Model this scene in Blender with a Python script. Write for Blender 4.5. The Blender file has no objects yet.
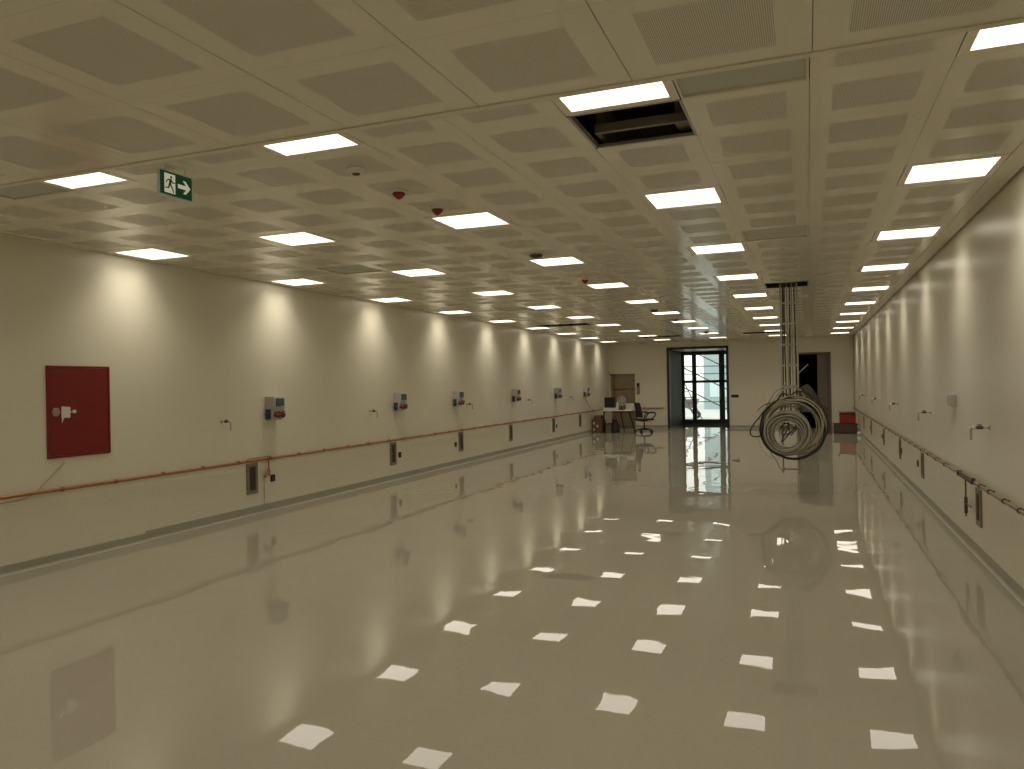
import bpy, bmesh, math, random
from mathutils import Vector, Matrix
random.seed(7)
C = bpy.context.scene.collection
PI = math.pi
# ------------------------------------------------------------------ materials
def nodes(name):
    m = bpy.data.materials.new(name); m.use_nodes = True
    nt = m.node_tree
    return m, nt, nt.nodes, nt.links, nt.nodes['Principled BSDF']
def mat(name, col, rough=.5, metal=0., spec=.5, noise=0., nscale=8., bump=0., bscale=20.):
    m, nt, N, L, p = nodes(name)
    p.inputs['Base Color'].default_value = (*col, 1)
    p.inputs['Roughness'].default_value = rough
    p.inputs['Metallic'].default_value = metal
    p.inputs['Specular IOR Level'].default_value = spec
    tc = N.new('ShaderNodeTexCoord')
    if noise > 0:
        n = N.new('ShaderNodeTexNoise'); n.inputs['Scale'].default_value = nscale; n.inputs['Detail'].default_value = 4
        L.new(tc.outputs['Object'], n.inputs['Vector'])
        r = N.new('ShaderNodeMix'); r.data_type = 'RGBA'
        r.inputs[6].default_value = (*[c*(1-noise) for c in col], 1)
        r.inputs[7].default_value = (*[min(1, c*(1+noise)) for c in col], 1)
        L.new(n.outputs['Fac'], r.inputs[0]); L.new(r.outputs[2], p.inputs['Base Color'])
    if bump > 0:
        n = N.new('ShaderNodeTexNoise'); n.inputs['Scale'].default_value = bscale; n.inputs['Detail'].default_value = 3
        L.new(tc.outputs['Object'], n.inputs['Vector'])
        b = N.new('ShaderNodeBump'); b.inputs['Strength'].default_value = 1; b.inputs['Distance'].default_value = bump
        L.new(n.outputs['Fac'], b.inputs['Height']); L.new(b.outputs['Normal'], p.inputs['Normal'])
    return m
def emit(name, col, s):
    m, nt, N, L, p = nodes(name)
    p.inputs['Base Color'].default_value = (.8, .8, .8, 1)
    p.inputs['Emission Color'].default_value = (*col, 1); p.inputs['Emission Strength'].default_value = s
    return m

LIGHT_COL = (1.0, .925, .79); LIGHT_S = 2.4; LAMP_W = 4.9; SPREAD = math.radians(114)
CEIL_COL = (.77, .73, .61)
M = {}
M['wall'] = mat('cream_wall_paint', (.72, .68, .55), .32, noise=.03, nscale=.7, bump=.0012, bscale=1.0)
M['ceil'] = mat('cream_metal_ceiling', CEIL_COL, .17, noise=.03, nscale=1.5, bump=.0005, bscale=.8)
M['gap'] = mat('ceiling_gap', (.32, .30, .24), .8)
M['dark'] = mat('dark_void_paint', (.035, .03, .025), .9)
M['trim'] = mat('ceiling_trim_metal', (.70, .655, .535), .3)
M['base'] = mat('grey_green_cove', (.37, .35, .27), .5, noise=.08, nscale=5)
M['diffuser'] = emit('lit_diffuser', LIGHT_COL, LIGHT_S)
M['lightframe'] = mat('light_frame', (.80, .75, .62), .3)
M['red'] = mat('red_cabinet_paint', (.19, .007, .005), .38, noise=.06, nscale=3)
M['redplastic'] = mat('red_plastic', (.22, .02, .015), .4)
M['redsock'] = mat('red_socket_plastic', (.15, .02, .015), .4)
M['bluesock'] = mat('navy_socket_plastic', (.03, .035, .07), .4)
M['bluelid'] = mat('smoked_blue_lid', (.07, .11, .14), .15)
M['greyplast'] = mat('grey_plastic_box', (.46, .45, .40), .45)
M['whiteplast'] = mat('white_plastic', (.72, .69, .60), .4)
M['black'] = mat('black_plastic', (.015, .014, .013), .45)
M['blackmetal'] = mat('black_powder_metal', (.02, .017, .015), .4)
M['chrome'] = mat('dull_chrome', (.55, .53, .48), .25, metal=1)
M['brassdark'] = mat('dark_valve', (.12, .10, .07), .35, metal=.6)
M['steel'] = mat('brushed_steel', (.42, .38, .31), .32, metal=1, noise=.1, nscale=20)
M['galv'] = mat('galvanised_steel', (.44, .41, .335), .42, metal=.25, noise=.12, nscale=25)
M['copper'] = mat('copper_pipe', (.36, .165, .07), .42, metal=.4, noise=.2, nscale=9)
M['copperworn'] = mat('primed_copper_pipe', (.33, .235, .165), .45, metal=.4, noise=.3, nscale=9)
M['clamp'] = mat('pipe_clamp', (.28, .13, .06), .5, metal=.4)
M['ventframe'] = mat('vent_frame', (.22, .185, .13), .45)
M['ventdark'] = mat('vent_core', (.07, .052, .035), .6)
M['paper'] = mat('white_paper', (.70, .67, .60), .7)
M['green'] = mat('sign_green', (.0, .15, .075), .35)
M['darkgreen'] = mat('sign_dark_green', (.012, .035, .025), .35)
M['signwhite'] = mat('sign_white', (.85, .84, .74), .4); M['signwhite'].node_tree.nodes['Principled BSDF'].inputs['Emission Color'].default_value = (.8, .8, .62, 1); M['signwhite'].node_tree.nodes['Principled BSDF'].inputs['Emission Strength'].default_value = .3
M['acrylic'] = mat('sign_acrylic_edge', (.62, .78, .80), .2)
M['doorleaf'] = mat('grey_green_panel', (.10, .085, .045), .6, spec=.15)
M['doorframe'] = mat('dark_door_frame', (.022, .022, .02), .45)
M['alu'] = mat('dark_alu_profile', (.03, .036, .04), .4)
M['greybrown'] = mat('grey_brown_door', (.17, .145, .11), .5)
M['elev'] = mat('bronze_lift_door', (.28, .225, .15), .3, metal=.35, noise=.08, nscale=2)
M['cardboard'] = mat('brown_cardboard', (.16, .095, .055), .8, noise=.2, nscale=9)
M['darkbox'] = mat('dark_brown_crate', (.10, .072, .055), .7, noise=.2, nscale=6)
M['redcrate'] = mat('red_crate_plastic', (.33, .025, .02), .45, noise=.1, nscale=6)
M['cablegrey'] = mat('grey_cable', (.38, .35, .27), .5)
M['cablelight'] = mat('pale_grey_cable', (.35, .325, .26), .5)
M['cableyellow'] = mat('yellowed_cable', (.42, .35, .19), .5)
M['cableblack'] = mat('black_cable', (.035, .03, .024), .5)
M['tarp'] = mat('grey_sheet', (.16, .145, .12), .6, noise=.15, nscale=6)
M['mesh'] = mat('chair_mesh_fabric', (.03, .026, .024), .8, noise=.2, nscale=60)
M['desktop'] = mat('white_laminate', (.78, .76, .68), .4)
M['concrete'] = mat('pale_paving', (.66, .68, .66), .8, noise=.1, nscale=.6)
M['facade'] = mat('pale_blue_facade', (.37, .48, .51), .5, noise=.06, nscale=.8)
M['scaf'] = mat('scaffold_steel', (.10, .11, .11), .5, metal=.3)
M['dust'] = mat('yellow_machine_paint', (.20, .19, .15), .5)
M['duct'] = mat('duct_metal', (.42, .385, .31), .35, metal=.5)
M['diffplate'] = mat('diffuser_plate', (.50, .50, .41), .5, noise=.05, nscale=4)
M['screen'] = mat('dark_screen', (.012, .014, .013), .2)

# perforated metal: rows of punched holes
def perf():
    m, nt, N, L, p = nodes('perforated_metal')
    p.inputs['Roughness'].default_value = .30
    tc = N.new('ShaderNodeTexCoord'); s = N.new('ShaderNodeSeparateXYZ'); L.new(tc.outputs['Object'], s.inputs[0])
    def math_(op, a, b=None):
        n = N.new('ShaderNodeMath'); n.operation = op
        for i, v in enumerate((a, b)):
            if v is None: continue
            if isinstance(v, (int, float)): n.inputs[i].default_value = v
            else: L.new(v, n.inputs[i])
        return n.outputs[0]
    k = 2*PI/.0065
    a = math_('COSINE', math_('MULTIPLY', s.outputs[0], k))
    b = math_('COSINE', math_('MULTIPLY', s.outputs[1], k))
    h = math_('GREATER_THAN', math_('ADD', a, b), .35)
    r = N.new('ShaderNodeMix'); r.data_type = 'RGBA'
    r.inputs[6].default_value = (*CEIL_COL, 1); r.inputs[7].default_value = (.33, .325, .275, 1)
    L.new(h, r.inputs[0]); L.new(r.outputs[2], p.inputs['Base Color'])
    sp = math_('MULTIPLY', math_('SUBTRACT', 1.0, h), .5); L.new(sp, p.inputs['Specular IOR Level'])
    return m
M['perf'] = perf()

# poured epoxy floor: glossy, slightly uneven
def floor_mat():
    m, nt, N, L, p = nodes('epoxy_floor')
    tc = N.new('ShaderNodeTexCoord')
    n1 = N.new('ShaderNodeTexNoise'); n1.inputs['Scale'].default_value = .5; n1.inputs['Detail'].default_value = 5
    L.new(tc.outputs['Object'], n1.inputs['Vector'])
    r = N.new('ShaderNodeMix'); r.data_type = 'RGBA'
    r.inputs[6].default_value = (.325, .295, .225, 1); r.inputs[7].default_value = (.365, .335, .258, 1)
    L.new(n1.outputs['Fac'], r.inputs[0]); L.new(r.outputs[2], p.inputs['Base Color'])
    p.inputs['Roughness'].default_value = .008
    p.inputs['IOR'].default_value = 1.5
    mp = N.new('ShaderNodeMapping'); mp.inputs['Scale'].default_value = (1, 1, 1); L.new(tc.outputs['Object'], mp.inputs[0])
    n2 = N.new('ShaderNodeTexNoise'); n2.inputs['Scale'].default_value = 1.1; n2.inputs['Detail'].default_value = 2.4; n2.inputs['Roughness'].default_value = .42
    L.new(mp.outputs[0], n2.inputs['Vector'])
    n3 = N.new('ShaderNodeTexNoise'); n3.inputs['Scale'].default_value = 70; n3.inputs['Detail'].default_value = 2
    L.new(tc.outputs['Object'], n3.inputs['Vector'])
    b1 = N.new('ShaderNodeBump'); b1.inputs['Strength'].default_value = 1; b1.inputs['Distance'].default_value = .005
    L.new(n2.outputs['Fac'], b1.inputs['Height'])
    b2 = N.new('ShaderNodeBump'); b2.inputs['Strength'].default_value = 1; b2.inputs['Distance'].default_value = .00001
    L.new(n3.outputs['Fac'], b2.inputs['Height']); L.new(b1.outputs['Normal'], b2.inputs['Normal'])
    L.new(b2.outputs['Normal'], p.inputs['Normal'])
    return m
M['floor'] = floor_mat()
def glass_mat():
    m = bpy.data.materials.new('door_glass'); m.use_nodes = True
    nt = m.node_tree; N = nt.nodes; L = nt.links; N.clear()
    o = N.new('ShaderNodeOutputMaterial'); t = N.new('ShaderNodeBsdfTransparent'); g = N.new('ShaderNodeBsdfGlossy')
    t.inputs[0].default_value = (.90, .93, .90, 1); g.inputs['Roughness'].default_value = .02
    f = N.new('ShaderNodeFresnel'); f.inputs[0].default_value = 1.45
    x = N.new('ShaderNodeMixShader'); L.new(f.outputs[0], x.inputs[0]); L.new(t.outputs[0], x.inputs[1]); L.new(g.outputs[0], x.inputs[2])
    L.new(x.outputs[0], o.inputs[0]); return m
M['glass'] = glass_mat()

# ------------------------------------------------------------------ mesh builder
class MB:
    def __init__(s): s.v = []; s.f = []; s.m = []; s.s = []
    def add(s, vs, fs, mi=0, smooth=False):
        o = len(s.v); s.v += [tuple(v) for v in vs]
        for f in fs: s.f.append([i+o for i in f]); s.m.append(mi); s.s.append(smooth)
        return s
    def quad(s, a, b, c, d, mi=0): return s.add([a, b, c, d], [(0, 1, 2, 3)], mi)
    def box(s, x0, x1, y0, y1, z0, z1, mi=0, bev=0., rot=None, piv=None):
        if bev > 0:
            bm = bmesh.new(); bmesh.ops.create_cube(bm, size=1)
            for v in bm.verts:
                v.co = Vector((x0+(v.co.x+.5)*(x1-x0), y0+(v.co.y+.5)*(y1-y0), z0+(v.co.z+.5)*(z1-z0)))
            bmesh.ops.bevel(bm, geom=list(bm.edges), offset=bev, segments=2, affect='EDGES', profile=.5)
            bm.verts.index_update(); vs = [v.co.copy() for v in bm.verts]; fs = [[v.index for v in f.verts] for f in bm.faces]; bm.free()
        else:
            vs = [Vector(p) for p in ((x0,y0,z0),(x1,y0,z0),(x1,y1,z0),(x0,y1,z0),(x0,y0,z1),(x1,y0,z1),(x1,y1,z1),(x0,y1,z1))]
            fs = [(0,3,2,1),(4,5,6,7),(0,1,5,4),(1,2,6,5),(2,3,7,6),(3,0,4,7)]
        if rot is not None:
            pv = Vector(piv); vs = [rot @ (v-pv)+pv for v in vs]
        return s.add(vs, fs, mi)
    def tube(s, pts, r, n=8, mi=0, caps=True, closed=False):
        pts = [Vector(p) for p in pts]; k = len(pts); rs = r if isinstance(r, (list, tuple)) else [r]*k
        T = []
        for i in range(k):
            a = pts[(i-1) % k] if (closed or i > 0) else pts[i]; b = pts[(i+1) % k] if (closed or i < k-1) else pts[i]
            T.append((b-a).normalized())
        ref = Vector((0,0,1)) if abs(T[0].z) < .9 else Vector((1,0,0))
        nrm = (ref - T[0]*ref.dot(T[0])).normalized()
        vs = []
        for i in range(k):
            nrm = (nrm - T[i]*nrm.dot(T[i]))
            nrm = nrm.normalized() if nrm.length > 1e-6 else T[i].orthogonal().normalized()
            bn = T[i].cross(nrm)
            for j in range(n):
                a = 2*PI*j/n; vs.append(pts[i]+(nrm*math.cos(a)+bn*math.sin(a))*rs[i])
        fs = []
        for i in range(k if closed else k-1):
            for j in range(n):
                a, b = i*n+j, i*n+(j+1) % n; c = ((i+1) % k)*n
                fs.append((a, b, c+(j+1) % n, c+j))
        s.add(vs, fs, mi, True)
        if caps and not closed:
            s.add(vs[:n], [tuple(range(n))[::-1]], mi); s.add(vs[-n:], [tuple(range(n))], mi)
        return s
    def cyl(s, a, b, r, n=16, mi=0, r2=None): return s.tube([a, b], [r, r if r2 is None else r2], n, mi)
    def lathe(s, c, prof, n=24, mi=0, up=(0,0,1)):
        c = Vector(c); up = Vector(up).normalized(); e1 = up.orthogonal().normalized(); e2 = up.cross(e1); vs = []; fs = []
        for r, h in prof:
            for j in range(n):
                a = 2*PI*j/n; vs.append(c+up*h+(e1*math.cos(a)+e2*math.sin(a))*r)
        for i in range(len(prof)-1):
            for j in range(n):
                fs.append((i*n+j, i*n+(j+1) % n, (i+1)*n+(j+1) % n, (i+1)*n+j))
        fs.append(tuple(range(n))[::-1]); fs.append(tuple(range((len(prof)-1)*n, len(prof)*n)))
        return s.add(vs, fs, mi, False)
    def prism(s, poly, o, eu, ev, en, h, mi=0):  # poly in (u,v), extruded along en
        o, eu, ev, en = map(Vector, (o, eu, ev, en)); k = len(poly)
        a = [o+eu*u+ev*v for u, v in poly]; b = [p+en*h for p in a]
        fs = [tuple(range(k))[::-1], tuple(range(k, 2*k))]+[(i, (i+1) % k, k+(i+1) % k, k+i) for i in range(k)]
        return s.add(a+b, fs, mi)
def obj(name, mb, mats, parent=None, base=None):
    base = Vector(base) if base is not None else (parent.location.copy() if parent else Vector((0,0,0)))
    if parent:
        base = parent.location.copy(); q = parent
        while q.parent: q = q.parent; base = base+q.location
    me = bpy.data.meshes.new(name)
    me.from_pydata([Vector(v)-base for v in mb.v], [], mb.f)
    mats = mats if isinstance(mats, (list, tuple)) else [mats]
    for x in mats: me.materials.append(M[x])
    for p, mi, sm in zip(me.polygons, mb.m, mb.s): p.material_index = mi; p.use_smooth = sm
    bm = bmesh.new(); bm.from_mesh(me); bmesh.ops.recalc_face_normals(bm, faces=bm.faces); bm.to_mesh(me); bm.free()
    me.update()
    o = bpy.data.objects.new(name, me); C.objects.link(o)
    if parent: o.parent = parent
    else: o.location = base
    return o
def tag(o, label, cat, group=None):
    o['label'] = label; o['category'] = cat
    if group: o['group'] = group
    return o
def thing(name, label, cat, loc, group=None):
    o = bpy.data.objects.new(name, None); o.empty_display_size = .05; C.objects.link(o); o.location = loc
    return tag(o, label, cat, group)
def struct(name, mb, mats, parent=None):
    o = obj(name, mb, mats, parent)
    if not parent: o['kind'] = 'structure'
    return o
def dup(root, loc, label, group=None):
    r = root.copy(); C.objects.link(r); r.location = loc; r['label'] = label
    if group: r['group'] = group
    for ch in list(root.children):
        c = ch.copy(); C.objects.link(c); c.parent = r
        for g in list(ch.children):
            d = g.copy(); C.objects.link(d); d.parent = c
    return r
ORD = ['first', 'second', 'third', 'fourth', 'fifth', 'sixth', 'seventh', 'eighth', 'ninth', 'tenth', 'eleventh', 'twelfth', 'thirteenth', 'fourteenth']

# ------------------------------------------------------------------ dimensions (metres)
XL, XLN, XR = -6.644, -6.638, 1.394
H, HN, TOP = 3.008, 2.676, 3.75
YB, YF, YS = 26.8, -3.0, 2.73
X0, CELL = .032, .6           # ceiling grid
Y0 = 5.953-.3
DX0, DX1, DH = -4.54, -2.57, 2.76   # entrance opening in the back wall
EX0, EX1, EH = -.32, .655, 2.46   # dark doorway
LX0, LX1, LH = -6.63, -5.745, 1.935  # lift door
VY = 29.8

# ------------------------------------------------------------------ setting
struct('floor', MB().box(-8, 3, YF-.3, VY+.1, -.2, 0), 'floor')
w = MB().box(XL-.4, XL, 6.14, 24.75, 0, TOP); w.box(XL-.4, XL-.03, 24.75, YB, 0, TOP); w.box(XL-.4, XLN, YF-.2, 6.14, 0, TOP)
struct('wall_left', w, 'wall')
struct('wall_right', MB().box(XR, XR+.3, YF-.2, YB, 0, TOP), 'wall')
struct('wall_front', MB().box(XL-.4, XR+.3, YF-.2, YF, 0, TOP), 'wall')
w = MB()
w.box(XL-.4, LX0, YB, YB+.25, 0, TOP); w.box(LX0, LX1, YB, YB+.25, LH, TOP); w.box(LX1, DX0, YB, YB+.25, 0, TOP)
w.box(DX0, DX1, YB, YB+.25, DH, TOP); w.box(DX1, EX0, YB, YB+.25, 0, TOP); w.box(EX0, EX1, YB, YB+.25, EH, TOP); w.box(EX1, XR+.3, YB, YB+.25, 0, TOP)
w.box(LX0-.1, LX1+.1, YB+.25, YB+.3, 0, 2.2)
struct('wall_back', w, 'wall')
# dim room behind the dark doorway and the porch before the glass doors
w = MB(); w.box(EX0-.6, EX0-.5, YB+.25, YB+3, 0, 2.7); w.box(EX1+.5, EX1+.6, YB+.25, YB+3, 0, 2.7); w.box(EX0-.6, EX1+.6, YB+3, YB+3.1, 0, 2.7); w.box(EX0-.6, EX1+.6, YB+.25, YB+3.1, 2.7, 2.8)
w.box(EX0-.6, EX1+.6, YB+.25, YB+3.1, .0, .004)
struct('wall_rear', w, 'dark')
w = MB(); w.box(DX0-.15, DX0, YB+.25, VY+.15, 0, DH+.3); 
struct('wall_porch', w, 'doorleaf')
w = MB(); w.box(DX1, DX1+.15, YB+.25, VY+.15, 0, DH+.3); w.box(DX0, DX1, YB+.25, VY+.15, DH+.01, DH+.3)
struct('wall_porch_side', w, 'wall')
# structural deck above the hung ceiling
struct('ceiling', MB().box(XL-.4, XR+.3, YF-.2, YB+.25, TOP, TOP+.2), 'dark')

def cx(c): return X0+CELL*c          # left edge of column c
def ry(r): return Y0+CELL*r          # near edge of row r
PF = .195
def ceiling_cells(mb, z, cols, rows, rowy, skip):
    """each lay-in tile: plain border with a perforated square in the middle"""
    for c in cols:
        for r in rows:
            if (c, r) in skip: continue
            x0, x1 = cx(c)+.0012, cx(c+1)-.0012; y0, y1 = rowy(r)+.0005, rowy(r+1)-.0005
            mx, my = (x0+x1)/2, (y0+y1)/2
            o = [(x0,y0,z),(x1,y0,z),(x1,y1,z),(x0,y1,z)]; i = [(mx-PF,my-PF,z),(mx+PF,my-PF,z),(mx+PF,my+PF,z),(mx-PF,my+PF,z)]
            mb.add(o+i, [(0,1,5,4),(1,2,6,5),(2,3,7,6),(3,0,4,7)], 0)
            mb.add(i, [(0,1,2,3)], 1)
            e = .0035; t = z+.012
            mb.quad((cx(c),rowy(r),t),(cx(c+1),rowy(r),t),(cx(c+1),rowy(r+1),t),(cx(c),rowy(r+1),t), 2)
LIGHT_COLS = {'A': 1, 'B': -2, 'C': -5, 'D': -8, 'E': -11}
light_cells = [(k, c, 4*i) for k, c in LIGHT_COLS.items() for i in range(-1, 9)]
far_open = [(-10, 19), (-9, 19), (-8, 29), (-7, 29), (-3, 29), (-2, 29)]
open_cells = [(-2, -3), (-1, 10)]+far_open
# slot diffusers: (col,row)
diff_cells = [(-1, -4), (-1, 3), (-9, -4), (-9, 3), (-9, 12), (-1, 13)]
skip = set((c, r) for _, c, r in light_cells) | set(open_cells) | set(diff_cells)
RN = int((YB-Y0)/CELL)+1
mb = MB(); ceiling_cells(mb, H, range(-11, 2), range(-5, RN), ry, skip)
struct('ceiling', mb, ['ceil', 'perf', 'gap'])
near_row = lambda r: YS-.02-CELL*10+CELL*r
near_fill_lights = [(c, r) for c in LIGHT_COLS.values() for r in (3, 7)]
mb = MB(); ceiling_cells(mb, HN, range(-11, 2), range(0, 10), near_row, set(near_fill_lights))
struct('ceiling', mb, ['ceil', 'perf', 'gap'])
# bulkhead closing the step between the two ceilings, with its edge profile
w = MB().box(XLN, XR, YS-.015, YS, HN+.004, H+.25); w.box(XLN, XR, YS-.03, YS+.004, HN-.006, HN+.004)
struct('trim_1', w, 'trim')
# perimeter edge strips
w = MB(); xe = cx(2)
w.box(xe, XR-.02, YS, YB, H-.004, H+.006); w.box(XR-.02, XR, YS, YB, H+.02, H+.03, 1); w.box(xe, XR, YF, YS-.03, HN-.004, HN+.006)
struct('trim_2', w, ['trim', 'gap'])
w = MB(); w.box(XLN, cx(-11), YS, YB, H-.004, H+.006); w.box(XLN, cx(-11), YF, YS-.03, HN-.004, HN+.006)
struct('trim_3', w, 'trim')
# coved skirtings
def skirting(mb, path_fn, hgt=.10, t=.012, r=.022, y0=0, y1=1):
    prof = [(0, 0), (0, hgt), (t, hgt), (t, r)]
    for i in range(1, 6):
        a = PI/2*i/5; prof.append((t+r-r*math.cos(a), r-r*math.sin(a)+.001))
    prof.append((t+r, 0)); k = len(prof); vs = []
    for e in (y0, y1):
        for d, z in prof: vs.append(path_fn(d, e, z))
    mb.add(vs, [(i, (i+1) % k, k+(i+1) % k, k+i) for i in range(k)]+[tuple(range(k)), tuple(range(k, 2*k))[::-1]])
mb = MB(); skirting(mb, lambda d, e, z: (XL+d, e, z), y0=6.14, y1=YB); skirting(mb, lambda d, e, z: (XLN+d, e, z), t=.034, hgt=.085, y0=YF, y1=6.14)
struct('baseboard_left', mb, 'base')
mb = MB(); skirting(mb, lambda d, e, z: (XR-d, e, z), y0=YF, y1=YB); struct('baseboard_right', mb, 'base')
mb = MB()
for a, b in ((XL, LX0), (LX1, DX0-.06), (DX1+.06, EX0-.05), (EX1+.05, XR)): skirting(mb, lambda d, e, z: (e, YB-d, z), y0=a, y1=b)
struct('baseboard_back', mb, 'base')

# ------------------------------------------------------------------ entrance: frame, glass doors
w = MB(); w.box(DX0-.06, DX0+.02, YB-.03, YB+.27, 0, DH+.06); w.box(DX1-.02, DX1+.06, YB-.03, YB+.27, 0, DH+.06); w.box(DX0-.06, DX1+.06, YB-.03, YB+.27, DH-.02, DH+.06)
struct('trim_4', w, 'doorframe')
d = bpy.data.objects.new('door_1', None); C.objects.link(d); d.location = (-3.6, VY, 0); d['kind'] = 'structure'
f = MB(); f.box(DX0, DX0+.03, VY, VY+.09, 0, 2.78); f.box(DX1-.07, DX1, VY, VY+.09, 0, 2.78); f.box(DX0, DX1, VY, VY+.09, 2.70, 2.78)
obj('door_frame', f, 'alu', d)
def leaf(name, x0, x1, mull):
    g = MB(); fr = MB()
    fr.box(x0, x1, VY+.01, VY+.07, 0.0, .16); fr.box(x0, x1, VY+.01, VY+.07, 2.63, 2.70); fr.box(x0, x1, VY+.01, VY+.07, 1.56, 1.66)
    fr.box(x0, x0+mull, VY+.01, VY+.07, .16, 2.63); fr.box(x1-mull, x1, VY+.01, VY+.07, .16, 2.63)
    o = obj(name, fr, 'alu', d)
    g.box(x0+mull, x1-mull, VY+.035, VY+.041, .16, 1.56); g.box(x0+mull, x1-mull, VY+.035, VY+.041, 1.66, 2.63)
    obj('glass_pane', g, 'glass', o)
    h = MB().tube([(x1-.05, VY, .9), (x1-.05, VY-.05, .92), (x1-.05, VY-.05, 1.25), (x1-.05, VY, 1.27)], .012, 8)
    obj('door_handle', h, 'steel', o)
leaf('glass_leaf', DX0+.03, -4.10, .06); leaf('glass_leaf', -4.10, -3.05, .10); leaf('glass_leaf', -3.05, DX1-.07, .10)
# dark doorway with one leaf shut
d = bpy.data.objects.new('door_2', None); C.objects.link(d); d.location = (.16, YB, 0); d['kind'] = 'structure'
f = MB(); f.box(EX0-.05, EX0+.015, YB-.02, YB+.26, 0, EH+.04); f.box(EX1-.015, EX1+.05, YB-.02, YB+.26, 0, EH+.04); f.box(EX0-.05, EX1+.05, YB-.02, YB+.26, EH-.015, EH+.04)
obj('door_frame', f, 'greybrown', d)
l_ = obj('door_leaf', MB().box(.29, EX1-.017, YB+.12, YB+.165, .01, EH-.02, bev=.004), 'greybrown', d)
obj('door_handle', MB().tube([(.34, YB+.12, 1.05), (.34, YB+.07, 1.05), (.45, YB+.07, 1.05)], .01, 8), 'steel', l_)
# lift door
d = bpy.data.objects.new('door_3', None); C.objects.link(d); d.location = (-6.2, YB, 0); d['kind'] = 'structure'
f = MB(); f.box(LX0, LX0+.1, YB-.015, YB+.2, 0, LH); f.box(LX1-.03, LX1, YB-.015, YB+.2, 0, LH); f.box(LX0, LX1, YB-.015, YB+.2, LH-.05, LH)
obj('door_frame', f, 'ventframe', d)
obj('door_leaf', MB().box(LX0+.1, LX1-.03, YB+.10, YB+.15, .01, 1.37), 'elev', d)
obj('door_leaf', MB().box(LX0+.1, LX1-.03, YB+.09, YB+.15, 1.40, LH-.05), 'elev', d)

# ------------------------------------------------------------------ ceiling lights
lt = thing('ceiling_light', '', 'ceiling light', (0, 0, H))
a, s_ = .297, .2525; b_ = .245
f = MB()
o_ = [(-a,-a,H-.001),(a,-a,H-.001),(a,a,H-.001),(-a,a,H-.001)]; i_ = [(-s_,-b_,H-.001),(s_,-b_,H-.001),(s_,b_,H-.001),(-s_,b_,H-.001)]; u_ = [(x, y, H+.006) for x, y, _ in i_]; k_ = [(x, y, H+.03) for x, y, _ in o_]
f.add(o_+i_+u_+k_, [(0,1,5,4),(1,2,6,5),(2,3,7,6),(3,0,4,7),(4,5,9,8),(5,6,10,9),(6,7,11,10),(7,4,8,11),(0,1,13,12),(1,2,14,13),(2,3,15,14),(3,0,12,15),(12,13,14,15)])
obj('frame', f, 'lightframe', lt)
obj('diffuser', MB().quad(*u_), 'diffuser', lt)
ld = bpy.data.lights.new('lamp', 'AREA'); ld.shape = 'RECTANGLE'; ld.size = .505; ld.size_y = .49; ld.energy = LAMP_W; ld.color = LIGHT_COL; ld.spread = SPREAD
lo = bpy.data.objects.new('lamp', ld); C.objects.link(lo); lo.parent = lt; lo.location = (0, 0, .002)
ROWN = {'A': 'along the right wall', 'B': 'behind the open hatch', 'C': 'with the red fire detectors', 'D': 'second from the left wall', 'E': 'along the left wall'}
first = True
for k, c, r in light_cells:
    i = r//4
    n = i+1 if k != 'E' else i
    if k == 'E' and i < 0: lab = 'square recessed ceiling light, left wall row, ahead of the one above the wall joint'
    else: lab = 'square lit ceiling light, %s from the camera, row %s' % (ORD[n], ROWN[k])
    p = ((cx(c)+cx(c+1))/2, Y0+CELL*r+.3, H)
    if first: lt.location = p; lt['label'] = lab; lt['group'] = 'ceiling lights'; first = False
    else: dup(lt, p, lab, 'ceiling lights')
for c in near_fill_lights:   # unseen lights in the same row pattern, added to brighten the near end
    dup(lt, ((cx(c[0])+cx(c[0]+1))/2, near_row(c[1])+.3, HN), 'added square fill light in the lowered ceiling, out of view overhead', 'added lowered ceiling fill lights')

# ------------------------------------------------------------------ slot diffusers
df = thing('ceiling_diffuser', '', 'air diffuser', (0, 0, H), 'ceiling air diffusers')
t_ = MB(); q = .285
t_.add([(-.297,-.297,H),(.297,-.297,H),(.297,.297,H),(-.297,.297,H),(-q,-q,H),(q,-q,H),(q,q,H),(-q,q,H),(-q,-q,H+.012),(q,-q,H+.012),(q,q,H+.012),(-q,q,H+.012)],
       [(0,1,5,4),(1,2,6,5),(2,3,7,6),(3,0,4,7),(4,5,9,8),(5,6,10,9),(6,7,11,10),(7,4,8,11)])
obj('tray', t_, 'trim', df)
obj('back_plate', MB().box(-q, q, -q, q, H+.011, H+.022), 'diffplate', df)
DL = ['grey square air diffuser beside the open ceiling hatch', 'grey air diffuser in the ceiling before the cable ladder hatch', 'grey air diffuser at the left edge of the ceiling beyond the step',
      'dark grey air diffuser in the ceiling left of the smoke detectors', 'faint air diffuser far along the ceiling near the left wall lights',
      'air diffuser in the ceiling just beyond the hanging cable ladder']
for j, (c, r) in enumerate(diff_cells):
    p = (cx(c)+.3, ry(r)+.3, H)
    if j == 0: df.location = p; df['label'] = DL[0]
    else: dup(df, p, DL[j])

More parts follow.
